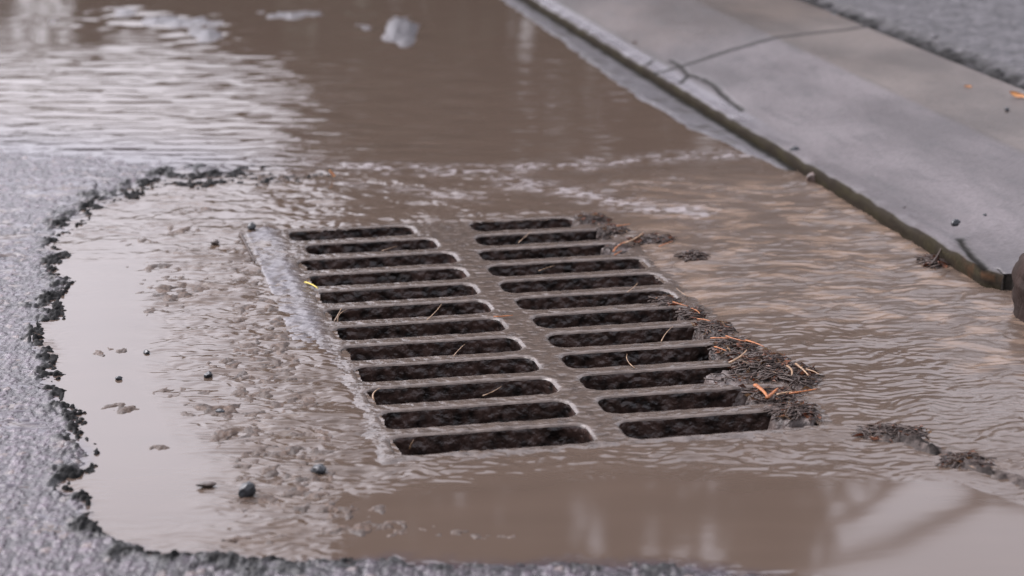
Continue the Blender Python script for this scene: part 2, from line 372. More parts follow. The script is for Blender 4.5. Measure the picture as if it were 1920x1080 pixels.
# walls of the slots: a sleeve down each opening
for sl_ in SL:
    k, c, s0, a, b = sl_
    hs, ht, r = SLOT_W, (b-a)/2, .022; tc_ = (a+b)/2; pts = []
    def arc(cs_, ct_, a0):
        for q in range(7):
            an = a0+q*math.pi/12; pts.append((cs_+r*math.cos(an), ct_+r*math.sin(an)))
    nlen = 60
    arc(s0+hs-r, tc_+ht-r, 0)
    for q in range(1, nlen): pts.append((s0+hs-r+0*q, None)) if False else None
    P = []
    # corners in order: (+s,+t) -> (-s,+t) -> (-s,-t) -> (+s,-t)
    for (sg, tg, a0) in ((1,1,0),(-1,1,math.pi/2),(-1,-1,math.pi),(1,-1,1.5*math.pi)):
        for q in range(7):
            an = a0+q*math.pi/12; P.append((s0+sg*(hs-r)+r*math.cos(an), tc_+tg*(ht-r)+r*math.sin(an)))
    # densify
    Q = []
    for i in range(len(P)):
        p0 = np.array(P[i]); p1 = np.array(P[(i+1) % len(P)]); L = np.hypot(*(p1-p0)); n = max(1, int(L/.003))
        for q in range(n): Q.append(p0+(p1-p0)*q/n)
    Q = np.array(Q); dd = slot_sd(Q[:,0], Q[:,1], sl_)
    gsx = (slot_sd(Q[:,0]+e, Q[:,1], sl_)-slot_sd(Q[:,0]-e, Q[:,1], sl_))/(2*e); gtx = (slot_sd(Q[:,0], Q[:,1]+e, sl_)-slot_sd(Q[:,0], Q[:,1]-e, sl_))/(2*e)
    Q[:,0] -= dd*gsx; Q[:,1] -= dd*gtx
    zl = np.array([-.0012,-.005,-.008,-.011,-.0145,-.018,-.022,-.027,-.034,-.045,-.07]); nz = len(zl); nq = len(Q); VV = []
    for iz, zz in enumerate(zl):
        bump = (.0042*fbm(Q[:,1]*45+k*5, np.full(nq, zz*75+(9 if c == 'L' else 0)), 111, 3)+.0022*perlin(Q[:,1]*160, np.full(nq, zz*170.+k), 112)-.001)*min(1, iz/2.)
        off = np.where(iz == 0, -.0012, 0)
        qs = Q[:,0]-gsx*(bump+off*-1*0)-gsx*0; qt = Q[:,1]-gtx*bump*.5
        xx, yy = xy(qs+(gsx*.0012 if iz == 0 else 0), qt+(gtx*.0012 if iz == 0 else 0)); VV.append(np.stack([xx, yy, np.full(nq, zz)], 1))
    VV = np.concatenate(VV); ii = np.arange(nz*nq).reshape(nz, nq); jj = np.roll(ii, -1, 1)
    FF = np.stack([ii[:-1], jj[:-1], jj[1:], ii[1:]], -1).reshape(-1, 4)
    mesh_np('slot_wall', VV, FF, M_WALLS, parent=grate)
# the catch basin under the grate
def ring(pts, z0, z1, name, m, parent=None, floor=True):
    bm = bmesh.new(); a = [bm.verts.new((*xy(*p), z0)) for p in pts]; b = [bm.verts.new((*xy(*p), z1)) for p in pts]; n = len(pts)
    for i in range(n): bm.faces.new((a[i], a[(i+1) % n], b[(i+1) % n], b[i]))
    if floor: bm.faces.new(b)
    return from_bm(name, bm, m, parent, smooth=False)
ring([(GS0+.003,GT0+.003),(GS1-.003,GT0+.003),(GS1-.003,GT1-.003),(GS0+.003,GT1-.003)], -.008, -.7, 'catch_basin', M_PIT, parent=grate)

# ------------------------------------------------------------------ kerb
KE = 3.425                                             # end of the kerb stone (s)
ks = np.concatenate([np.arange(KE, 8.2, .006), np.array([8.6, 9.5, 12, 20, 60])])
kt = np.concatenate([np.array([0, 0, 0, 0]), np.array([.003,.006,.010,.014,.018]), np.arange(.022, .58, .0075)])
KS, KT = np.meshgrid(ks, kt, indexing='ij'); j = np.broadcast_to(np.arange(len(kt)), KS.shape)
prof = np.interp(kt, [0, .045, .33, .58], [.030, .034, .108, .126])
prof = prof-.004*np.clip(1-kt/.009, 0, 1)**2
prof[:4] = [-.04, -.003, .009, .019]
base_t = kt.copy(); base_t[:4] = [.002, .0, -.001, -.0005]
x0, y0 = xy(KS, T0+base_t[None]); 
nk = fbm(KS*3, KT*6, 121, 3); nf = fbm(KS*30, KT*30+prof[None]*90, 122, 3); 
Z = prof[None]+np.where(j >= 5, .0022*nk+.0006*nf, .001*nf)
Z = Z-.0045*ss(.050, .030, KT)*ss(4.2, 5.0, KS)*(j >= 4)*ss(.055, .02, KT)
edge = np.exp(-((KT-.006)/.012)**2)
Z = Z-edge*.0035*np.clip(fbm(KS*9, KT*2, 123, 2)+.1, 0, 1)*3*(j >= 3)
tt2 = T0+base_t[None]-(.0022*fbm(KS*14, prof[None]*50+KT, 124, 3)*(j < 9)+.003*np.clip(perlin(KS*7, KS*0, 125), 0, 1)*(j < 9))
# joint across and spalled cracks
js = 5.535+.007*perlin(KT*12, KT*0+.3, 131)
joint = np.exp(-((KS-js)/.012)**2)
def zat(q): return float(np.interp(q, kt[4:], prof[4:]))
def kst(px, py):
    zz = .03
    for _ in range(6):
        a, b = st(px, py, zz); zz = float(np.interp(b-T0, [0,.045,.33,.58], [.030,.034,.108,.126]))
    return a, b-T0
crk = [[kst(1258,113), kst(1275,122), kst(1288,138), kst(1312,146)], [kst(1318,148), kst(1338,160), kst(1352,176), kst(1372,192), kst(1392,206)],
       [kst(1212,118), kst(1224,112)], [kst(1276,152), kst(1290,142)], [kst(1845,500), kst(1822,478), kst(1808,462), kst(1800,448)]]
cr = np.zeros(KS.shape)
for c_ in crk:
    dd = poly_sd(KS*.55, KT+.002*nf, [(a*.55, b) for a, b in c_], False); cr = np.maximum(cr, np.exp(-(dd/.0055)**2))
scr = poly_sd(KS*.55, KT, [(a*.55, b) for a, b in (kst(1535,232), kst(1560,226), kst(1602,226))], False); scr = np.exp(-(scr/.002)**2)
gro = np.clip(np.maximum(joint*.8, cr), 0, 1)*(j >= 4)
Z = Z-gro*.0035-scr*.0015
# worn rounded end next to the gap
endk = ss(KE+.07, KE, KS); Z = Z-endk**2*.010*(j >= 4)*(1-.7*ss(.1, .0, KT))
tt2 = tt2+endk**3*.020*(j < 9)
x0, y0 = xy(KS, tt2+np.where(j < 9, 0, 0))
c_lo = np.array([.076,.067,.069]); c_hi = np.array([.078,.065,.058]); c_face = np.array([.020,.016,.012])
K = KT.ravel(); colk = np.repeat(c_lo[None], K.size, 0)
brd = ss(.318, .332, KT+.008*nk).ravel()
colk = mix(colk, c_hi, brd); 
farm = ss(5.5, 5.9, KS+.15*nk).ravel()*.8; colk = colk*(1-farm[:, None]*np.array([.34,.42,.50]))  # far concrete browner: damp, plus dark tree reflections put into the colour
colk = mix(colk, np.array([.030,.028,.024]), (np.exp(-((KT-.052-.003*nk)/.0035)**2)*ss(5.4, 5.7, KS)*.8).ravel())
colk = mix(colk, np.array([.030,.028,.024]), (np.exp(-((KT-.325-.004*nk)/.0045)**2)*ss(-.3, .3, nk)*.7).ravel())
spots = np.maximum(ss(.42, .55, fbm(KS*38, KT*38, 141, 2))*.6, ss(.30, .5, fbm(KS*90, KT*90, 145, 2))*.35); mot = ss(-.35, .45, fbm(KS*2.2, KT*5, 144, 4)); colk = colk*(.68+.50*mot.ravel())[:, None]
colk = mix(colk, np.array([.035,.032,.030]), (spots*.7).ravel())
streak = ss(.1, .5, fbm(KS*6, KT*40, 142, 2))*.25*(1-brd.reshape(KT.shape)); colk = mix(colk, np.array([.036,.034,.035]), 1.6*streak.ravel())
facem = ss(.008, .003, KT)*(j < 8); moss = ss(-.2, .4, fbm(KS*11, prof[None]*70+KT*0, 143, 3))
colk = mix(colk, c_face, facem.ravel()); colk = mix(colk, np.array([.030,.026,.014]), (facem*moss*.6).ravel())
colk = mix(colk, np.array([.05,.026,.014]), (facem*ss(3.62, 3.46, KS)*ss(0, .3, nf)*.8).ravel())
nos = ss(.004, .012, KT)*ss(.050, .040, KT+.004*nk)*ss(4.4, 5.2, KS); colk = mix(colk, np.array([.125,.120,.130]), (nos*.9).ravel())  # wet nosing painted paler for the sky sheen on it
colk = mix(colk, np.array([.008,.007,.006]), np.clip(gro*2.2, 0, 1).ravel())
rk = np.clip(.40-.14*nos+.6*gro+.15*spots+.3*facem+.08*nk, .2, .95).ravel()
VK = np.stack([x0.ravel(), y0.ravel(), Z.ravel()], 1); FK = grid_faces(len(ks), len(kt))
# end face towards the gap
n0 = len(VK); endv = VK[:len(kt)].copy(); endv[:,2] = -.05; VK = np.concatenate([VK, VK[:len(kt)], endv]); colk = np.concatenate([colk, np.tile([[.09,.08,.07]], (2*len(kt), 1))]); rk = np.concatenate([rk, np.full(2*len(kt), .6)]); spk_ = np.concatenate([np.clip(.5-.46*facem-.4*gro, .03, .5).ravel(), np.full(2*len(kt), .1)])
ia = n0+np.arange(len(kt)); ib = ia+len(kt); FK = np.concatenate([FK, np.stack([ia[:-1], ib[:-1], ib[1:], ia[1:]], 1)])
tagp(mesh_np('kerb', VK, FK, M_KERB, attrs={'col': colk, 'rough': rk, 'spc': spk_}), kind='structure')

# ------------------------------------------------------------------ asphalt beyond the kerb
TD = T0+.603
ds2 = np.concatenate([[-60,-5,1.5], np.arange(2.6, 9.2, .0085), [10, 14, 30, 120]]); dt2 = np.concatenate([[0,0], np.arange(.004, 1.15, .0075), [1.3, 2, 5, 30, 300]])
DS, DT = np.meshgrid(ds2, dt2, indexing='ij'); jd = np.broadcast_to(np.arange(len(dt2)), DS.shape)
ed = .014*fbm(DS*9, DS*0, 151, 3)+.008*perlin(DS*34, DS*0+4, 152)
x2, y2 = xy(DS, TD+DT+ed*np.clip(1-DT/.1, 0, 1))
s1_, i1_ = stones(x2, y2, .013, 15); s2_, i2_ = stones(x2, y2, .03, 16)
crumb = np.exp(-(DT/.045)**2)
Z2 = .134+.004*s1_*i1_+.004*fbm(x2*8, y2*8, 153, 3)-crumb*(.004+.022*(1-s2_*i2_))
Z2 = np.where(jd == 0, .05, Z2)
Z2 = Z2-.010*ss(.50, .60, fbm(x2*20, y2*20, 154, 2))
cd = np.array([.046,.043,.046])[None]*((.35+1.1*i1_.ravel())*(.75+.9*np.clip(fbm(x2*14, y2*14, 155, 3)+.3, 0, 1)).ravel())[:, None]; cd = mix(cd, np.array([.006,.0055,.0055]), (np.clip(crumb*1.5, 0, 1)*(.6+.4*(i2_ > .35))).ravel())
tagp(mesh_np('driveway', np.stack([x2.ravel(), y2.ravel(), Z2.ravel()], 1), grid_faces(len(ds2), len(dt2)), M_DRIVE, attrs={'col': cd, 'rough': np.clip(.5+.45*crumb.ravel(), 0, .95)}), kind='structure')

# ------------------------------------------------------------------ small things
def blob(r, sq=(1,1,.6), seed=0, rough=.25, sub=3, angular=False, freq=2.2):
    bm = bmesh.new(); bmesh.ops.create_icosphere(bm, subdivisions=sub, radius=1)
    P = np.array([v.co[:] for v in bm.verts])
    n = fbm(P[:,0]*freq+seed*3.7+P[:,2]*1.3, P[:,1]*freq-P[:,2]*1.9+seed, 200+seed % 7, 3)*rough*1.6
    if angular:
        R_ = np.random.default_rng(seed); 
        for _ in range(9):
            nn = R_.normal(size=3); nn /= np.linalg.norm(nn); dpl = .62+.25*R_.random(); dd = P@nn; P = P-np.clip(dd-dpl, 0, 9)[:, None]*nn
    P = P*(1+n)[:, None]*np.array(sq)*r
    for v, p in zip(bm.verts, P): v.co = p
    return bm
M_STONE = plain('dark_wet_stone', (.020,.022,.025), .25, (120,.002), scale=70)
M_STONEB = plain('brown_wet_stone', (.05,.036,.03), .35, (120,.002), scale=70)
M_STONEP = plain('pink_grey_stone', (.15,.105,.09), .4, (120,.002), scale=60, c2=(.05,.035,.03))
M_STRAW = plain('orange_straw', (.32,.105,.022), .5, None, scale=200, c2=(.15,.045,.012))
M_STRAWP = plain('pale_straw', (.27,.17,.095), .4, None, scale=200, c2=(.13,.075,.04))
M_TWIG = plain('dark_twig', (.030,.017,.012), .65, None, scale=200)
M_YEL = plain('yellow_leaf', (.50,.36,.04), .4, None, scale=150, c2=(.28,.26,.03))
M_LEAF = plain('orange_leaf', (.62,.34,.12), .45, None, scale=60, c2=(.5,.22,.08))
M_LEAFB = plain('rust_leaf', (.19,.065,.026), .45, None, scale=90, c2=(.035,.018,.012))
M_MUCK = plain('leaf_muck', (.050,.030,.022), .55, (150,.006), scale=110, c2=(.010,.006,.005))
M_SILT = plain('grey_silt', (.075,.055,.048), .5, (130,.003), scale=80, c2=(.045,.034,.030))
def stone(px, py, r, m, label, sq=(1,.8,.7), seed=1, z=0.0, cat='stone', group=None, name='stone', sink=.25):
    q = gp(px, py, z); bm = blob(r, sq, seed, .18, 3, True)
    o = from_bm(name, bm, m, loc=(q[0], q[1], z+r*sq[2]*(1-2*sink)*.9)); o.rotation_euler.z = seed*1.3
    return tagp(o, label, cat, group)
def strand_bm(P, r0, r1, n=5, flat=1.0, bm=None):
    bm = bm or bmesh.new(); prev = None; P = [Vector(p) for p in P]
    for i, p in enumerate(P):
        d_ = (P[min(i+1, len(P)-1)]-P[max(i-1, 0)]).normalized(); up = Vector((0,0,1)); sd_ = d_.cross(up)
        if sd_.length < 1e-4: sd_ = Vector((1,0,0))
        sd_.normalize(); u_ = sd_.cross(d_); r = r0+(r1-r0)*i/(len(P)-1)
        rg_ = [bm.verts.new(p+sd_*math.cos(2*math.pi*a/n)*r+u_*math.sin(2*math.pi*a/n)*r*flat) for a in range(n)]
        if prev:
            for a in range(n): bm.faces.new((prev[a], prev[(a+1) % n], rg_[(a+1) % n], rg_[a]))
        else: bm.faces.new(rg_[::-1])
        prev = rg_
    bm.faces.new(prev); return bm
def straw(p0, p1, r, m, label, z0=.004, z1=.010, bend=.12, name='straw', cat='straw', group=None, flat=.6):
    a = gp(*p0, z0); b = gp(*p1, z1); L = np.hypot(*(b-a)); R_ = random.Random(int(p0[0]*7+p0[1])); bx = R_.uniform(-bend, bend)*L; bz = abs(bend)*L*.12
    nrm = np.array([-(b-a)[1], (b-a)[0]])/max(L, 1e-6); P = []
    c = (a+b)/2
    for i in range(7):
        q = i/6; w = 4*q*(1-q); xy_ = a+(b-a)*q+nrm*bx*w; P.append((xy_[0]-c[0], xy_[1]-c[1], (z0+(z1-z0)*q+bz*w)-z0))
    o = from_bm(name, strand_bm(P, r, r*.45, 6, flat), m, loc=(c[0], c[1], z0))
    return tagp(o, label, cat, group)
def leaf(px, py, L, W, m, label, rz=0.0, z=.004, tilt=.2, name='leaf', curl=.3, cat='leaf', group=None):
    q = gp(px, py, z); bm = bmesh.new(); n = 9; rowsv = []
    for i in range(n):
        u = i/(n-1); w = W*math.sin(math.pi*min(1, u*.96+.02))**.7; rr = []
        for k in range(5):
            v = k/2-1; rr.append(bm.verts.new(((u-.5)*L, v*w*.5*(1+.12*math.sin(i*5+k)), curl*L*(v*v*.25+(u-.5)**2))))
        rowsv.append(rr)
    for i in range(n-1):
        for k in range(4): bm.faces.new((rowsv[i][k], rowsv[i+1][k], rowsv[i+1][k+1], rowsv[i][k+1]))
    bmesh.ops.solidify(bm, geom=bm.faces[:], thickness=-.0008)
    o = from_bm(name, bm, m, loc=(q[0], q[1], z)); o.rotation_euler = (tilt, tilt*.5, rz)
    return tagp(o, label, cat, group)
stone(463,930,.0125, M_STONE, 'dark blue-grey stone in the calm puddle at lower left', seed=3, sink=.15, sq=(1,.85,.95))
stone(596,884,.0125, M_STONE, 'dark wet stone in shallow water below the left end of the lowest slot', (1.1,.8,.6), seed=4)
stone(387,913,.011, M_STONEB, 'flat brown stone in the puddle beside the blue-grey stone', (1.3,.6,.35), seed=5, sink=.1)
stone(472,428,.011, M_STONE, 'black stone on the upper left corner of the grate frame', (1,.8,.8), seed=6, z=.004)
stone(404,458,.009, M_STONEB, 'small brown stone in the ripples left of the grate corner', (1,.8,.7), seed=7)
stone(1792,424,.0105, M_STONE, 'dark pebble on the smooth kerb top near its broken end', (1,.8,.7), seed=8, z=.055, sink=.1)
stone(1846,405,.004, M_STONE, 'tiny dark crumb on the kerb top right of the dark pebble', (1,.8,.7), seed=9, z=.07, sink=.1)
stone(1526,340,.017, M_STONEP, 'pinkish lump of stone in the gutter against the kerb', (1,.8,.8), seed=10)
stone(1634,396,.010, M_STONEP, 'pale pebble at the foot of the kerb below the pinkish lump', (1.2,.8,.6), seed=11)
stone(1490,290,.013, M_STONE, 'black lump wedged on the kerb edge', (1,.9,.9), seed=12, z=.020, sink=.2)
stone(1564,66-34,.013, M_STONE, 'black crumb of asphalt on the upper concrete beside the driveway', (1,.8,.6), seed=13, z=.118, sink=.1)
stone(1888,208,.006, M_STONE, 'small black crumb on the upper concrete right of the orange leaf', (1,.8,.8), seed=14, z=.118, sink=.1)
stone(1240,388-305,.006, M_STONE, 'tiny black grain on the far kerb top', (1,.8,.8), seed=15, z=.035, sink=.1)
stone(275,662,.0062, M_STONE, 'small black stone in the calm puddle near the broken asphalt', (1.2,.8,.6), seed=16)
stone(222,711,.0055, M_STONE, 'small dark stone in the puddle below the black stone', (1.2,.8,.6), seed=17)
stone(390,705,.008, M_STONE, 'dark stone in rippling silt left of the middle slots', (1.2,.8,.6), seed=18)
stone(412,774,.007, M_STONE, 'dark stone at the edge of the silt left of the lower slots', (1.2,.8,.6), seed=19)
leaf(1815,163,.020,.015, M_LEAF, 'small round orange leaf on the upper concrete', .3, z=.120)
leaf(1908,180,.040,.018, M_LEAF, 'pale orange leaf at the edge of the driveway asphalt', -.7, z=.128, tilt=.35)
leaf(1196,84,.034,.024, M_LEAFB, 'pinkish brown leaf on the far kerb edge', .5, z=.034, tilt=.4)
leaf(621,326,.026,.018, M_LEAF, 'small yellow leaf caught where the pool spills over the broken asphalt', 1.3, z=.012, tilt=.9)
straw((572,529),(596,541),.0024, M_YEL, 'short yellow leaf blade on the left end of the fourth slot row from the top', .004, .006, name='fallen_leaf', cat='leaf')
straw((800,600),(828,570),.0010, M_STRAWP, 'thin pale stem lying across a slot in the left column', .004, .008, .05, name='stem', cat='stem')
straw((972,455),(996,434),.0011, M_STRAWP, 'thin pale stem across the second slot of the right column', .004, .008, .05, name='stem', cat='stem')
straw((925,594),(962,591),.0019, M_STRAW, 'orange straw lying on the centre rib of the grate', .004, .005, .1)
straw((625,605),(640,578),.0012, M_STRAWP, 'tan root fibre hanging at the left end of the sixth slot', -.008, .008, .3, name='root_fibre', cat='fibre')
straw((633,604),(650,580),.0011, M_STRAWP, 'finer tan fibre beside the root fibre at the sixth slot', -.008, .008, -.3, name='root_fibre', cat='fibre')
straw((702,752),(712,728),.0016, M_STRAWP, 'pinkish stem end at the left end of the third slot from the bottom', -.006, .007, .3, name='root_fibre', cat='fibre')
straw((768,842),(775,826),.0016, M_STRAWP, 'pinkish stem end in the left end of the bottom slot', -.012, .002, .2, name='root_fibre', cat='fibre')
straw((450,436),(478,492),.0030, M_TWIG, 'straight dark strip standing in for the shaded gap along the outer edge of the grate frame at upper left', .003, .003, .0, name='gap_shade_strip', cat='strip')  # dark strip laid where the frame only has a shaded gap

# debris clumps: matted needles and silt caught at the right edge of the grate
def clump(px, py, rx, ry, h, label, seed, m=None, nn=60, z=0.0, nl=.022, name='debris_clump', tuft=.9):
    q = gp(px, py, z); m = m or M_MUCK; R_ = random.Random(seed)
    root = empty(name, (q[0], q[1], z)); tagp(root, label, 'debris')
    bm = bmesh.new(); n = 44
    g = np.linspace(-1.25, 1.25, n); A, B = np.meshgrid(g, g, indexing='ij')
    an = np.arctan2(B, A); rr = np.hypot(A, B)/(1+.38*fbm(np.cos(an)*1.6+seed, np.sin(an)*1.6, 7, 2))
    h = h*.58
    top = h*np.clip(1-rr**2, -.6, 1)*(.75+.9*fbm(A*2.6+seed, B*2.6, 9, 3))+h*.32*fbm(A*8+seed, B*8, 10, 2)*(rr < 1.05)
    top = np.where(rr > 1, -(rr-1)*.12-.001, top)
    Vc = np.stack([A.ravel()*rx, B.ravel()*ry, np.maximum(top, -.05).ravel()], 1)
    mesh_np('silt_mat', Vc, grid_faces(n, n), m, parent=root)
    bm = bmesh.new()
    for i in range(nn):
        a = R_.uniform(0, 6.28); r = math.sqrt(R_.random())*tuft; cx_ = math.cos(a)*r*rx; cy_ = math.sin(a)*r*ry; zz = h*max(.1, 1-r*r)*R_.uniform(.6, 1.25)
        an_ = R_.gauss(.3, .9); L = nl*R_.uniform(.4, 1.9); P = []
        for k in range(4):
            u = k/3-.5; P.append((cx_+math.cos(an_)*L*u, cy_+math.sin(an_)*L*u+R_.uniform(-.001,.001), zz+u*L*R_.uniform(-.25,.25)+.003*(1-4*u*u)))
        strand_bm(P, .0010*R_.uniform(.6,2.2), .0006, 4, 1.0, bm)
    o = from_bm('needles', bm, M_TWIG, parent=root); tagp(o, kind='stuff')
    for mm, cnt, ln in ((M_LEAFB, nn//3, .9), (M_STRAWP, nn//6, 1.1)):
        if cnt < 1: continue
        bm = bmesh.new()
        for i in range(cnt):
            a = R_.uniform(0, 6.28); r = math.sqrt(R_.random())*1.15; cx_ = math.cos(a)*r*rx; cy_ = math.sin(a)*r*ry; zz = h*max(.15, 1-r*r)*R_.uniform(.8, 1.3)+.002
            an_ = R_.uniform(0, 3.14); L = nl*ln*R_.uniform(.4, 1.2); ux, uy = math.cos(an_), math.sin(an_); w_ = L*R_.uniform(.08, .42) if mm is M_LEAFB else L*.06
            vs = [bm.verts.new((cx_+ux*L*u-uy*w_*v, cy_+uy*L*u+ux*w_*v, zz+R_.uniform(-.003,.004))) for u, v in ((-.5,0),(-.1,-.5),(.5,0),(.05,.5))]
            bm.faces.new(vs)
        bmesh.ops.solidify(bm, geom=bm.faces[:], thickness=.0008)
        tagp(from_bm('leaf_scraps' if mm is M_LEAFB else 'straw_scraps', bm, mm, parent=root, smooth=False), kind='stuff')
    return root
clump(1108,413,.034,.040,.014, 'dark muddy clump blocking the right end of the top slot', 31, nn=45)
clump(1150,432,.026,.030,.006, 'flat dark litter between the top slot and the orange straws', 32, nn=55)
clump(1300,484,.026,.030,.013, 'rounded dark clump of muck standing alone right of the grate', 33, nn=50)
clump(1160,466,.026,.020,.005, 'grey silt plug in the right end of the third slot from the top', 34, m=M_SILT, nn=14)
clump(1296,588,.020,.034,.007, 'small dark litter clump at the right end of the sixth and seventh slots', 35, nn=50)
clump(1376,652,.032,.050,.012, 'brown matted litter under the upper orange straws at the right edge', 36, nn=90)
clump(1430,690,.046,.075,.018, 'largest mound of matted needles at the right edge of the grate', 37, nn=170)
clump(1372,712,.032,.040,.006, 'smooth grey silt lobe filling the end of the third slot from the bottom', 38, m=M_SILT, nn=16)
clump(1494,706,.034,.060,.012, 'reddish litter with upright straws on the outer side of the mound', 39, nn=100)
clump(1490,776,.034,.040,.013, 'grey tuft of needles closing the right end of the bottom slot', 40, m=M_SILT, nn=90)
clump(1750,492,.022,.045,.010, 'wet dark litter caught against the foot of the kerb', 41, nn=70)
clump(1672,812,.050,.034,.006, 'dark grit heap at the start of the ridge right of the grate', 42, nn=60)
clump(1812,866,.036,.030,.006, 'dark grit heap farther along the ridge at lower right', 43, nn=40)
clump(760,462,.0,.0,.0, '', 44) if False else None
clump(1340,618,.030,.044,.007, 'thin litter strip between the seventh slot and the matted straws', 45, nn=60)
clump(1250,566,.022,.030,.005, 'thin dark litter at the end of the fifth and sixth slots', 46, nn=40)
clump(1222,450,.044,.030,.006, 'scattered twigs trailing from the top clump towards the lone clump', 47, nn=60)
clump(1452,744,.036,.034,.009, 'dark litter under the bright orange V-shaped stalks', 48, nn=70)
OS = [((1332,634),(1366,634),.0026,'orange straw at the upper edge of the litter beside the eighth slot'),((1362,630),(1398,640),.0024,'orange straw continuing the bent upper stalk'),
      ((1398,638),(1432,650),.0026,'orange straw ending the bent upper stalk'),((1340,650),(1362,658),.0020,'short orange straw below the bent upper stalk'),
      ((1368,680),(1400,656),.0030,'thick tan straw leaning across the brown matted litter'),((1492,682),(1516,704),.0028,'upright pinkish orange straw on the outer litter'),
      ((1476,686),(1484,704),.0026,'short upright straw left of the pinkish orange straw'),((1512,692),(1536,702),.0018,'pale straw tip on the outermost litter'),
      ((1480,738),(1532,729),.0026,'long straight orange straw pointing out over the water'),((1416,722),(1440,746),.0048,'bright orange split stalk over the second slot from the bottom'),
      ((1438,746),(1458,728),.0042,'bright orange stalk forming a V with the split stalk'),((1456,740),(1486,734),.0030,'tan straw between the V and the long straight straw'),
      ((1150,472),(1176,452),.0024,'yellowish straw at the right end of the third slot'),((1172,456),(1206,436),.0030,'pinkish orange straw above the yellowish straw'),
      ((1152,478),(1166,470),.0018,'tiny yellow straw piece at the slot edge'),((1236,462),(1262,452),.0018,'thin orange straw between the top clump and the lone clump'),
      ((1156,424),(1182,420),.0022,'rust coloured straw under the top clump'),((1262,566),(1290,574),.0020,'thin orange straw at the end of the sixth slot'),
      ((1308,598),(1332,602),.0022,'orange straw near the seventh slot'),((1296,578),(1312,588),.0016,'short orange straw between the sixth and seventh slots')]
for i, (a, b, r, lb) in enumerate(OS):
    zz = .014 if i < 12 else .008
    straw(a, b, r*.85, M_STRAWP if ('tan' in lb or 'pale' in lb or 'pinkish' in lb) else M_STRAW, lb, zz, zz+.004, .07, group='straws caught on the grate')
for i, (a, b, lb) in enumerate([((716,470),(745,462),'thin straw on the bar below the second slot of the left column'),((1010,508),(1040,498),'thin straw on the bar below the fourth slot of the right column'),
      ((1176,548),(1196,530),'fine straw crossing the fifth slot of the right column'),((850,668),(872,645),'fine straw crossing the eighth slot of the left column'),
      ((1240,640),(1262,612),'fine straw crossing the eighth slot of the right column'),((905,742),(940,724),'fine straw in the third slot from the bottom of the left column'),
      ((1190,690),(1176,664),'fine straw in the ninth slot of the right column'),((1290,556),(1268,540),'fine straw at the right end of the fifth slot')]):
    straw(a, b, .0010, M_STRAWP, lb, .003, .006, .10, group='straws caught on the grate')
leaf(1765,497,.032,.020, M_LEAFB, 'rust coloured leaf lying in the litter at the foot of the kerb', .9, z=.012, tilt=.6)
straw((1745,496),(1768,455),.0020, M_TWIG, 'dark twig leaning against the kerb face', .004, .026, .1, name='twig', cat='twig')
straw((1672,399),(1698,388),.0022, M_TWIG, 'dark twig lying over the kerb edge', .024, .034, .2, name='twig', cat='twig')
leaf(1190,452,.030,.018, M_LEAFB, 'rust leaf scrap among the straws at the top right of the grate', .4, z=.006, tilt=.3)

# block after the gap in the kerb
bs0, bt0 = st(1880, 574)
BL, BW, BH = .42, .40, .15
bm = bmesh.new(); bmesh.ops.create_cube(bm, size=2); bmesh.ops.subdivide_edges(bm, edges=bm.edges[:], cuts=22, use_grid_fill=True)
P = np.array([v.co[:] for v in bm.verts]); pw = 7.0
P = P/((np.abs(P)**pw).sum(1)**(1/pw))[:, None]*.5
nn_ = fbm(P[:,0]*4+P[:,2]*3, P[:,1]*4-P[:,2]*5, 9, 4)
P = P*np.array([BW, BL, BH])*(1+np.array([.05,.05,.10])*nn_[:, None])
for v, p in zip(bm.verts, P): v.co = p
M_BLOCK = plain('brown_wet_block', (.024,.014,.011), .75, (60,.004), scale=25, c2=(.013,.008,.006))
M_BLOCK.node_tree.nodes['Principled BSDF'].inputs['Specular IOR Level'].default_value = .15
cb = xy(bs0-BL/2, bt0+BW/2-.01); o = from_bm('kerb_block', bm, M_BLOCK, loc=(cb[0], cb[1], BH/2-.045)); o.rotation_euler.z = AZ
tagp(o, 'dark brown kerb block standing behind the gap at the end of the kerb', 'kerb block')

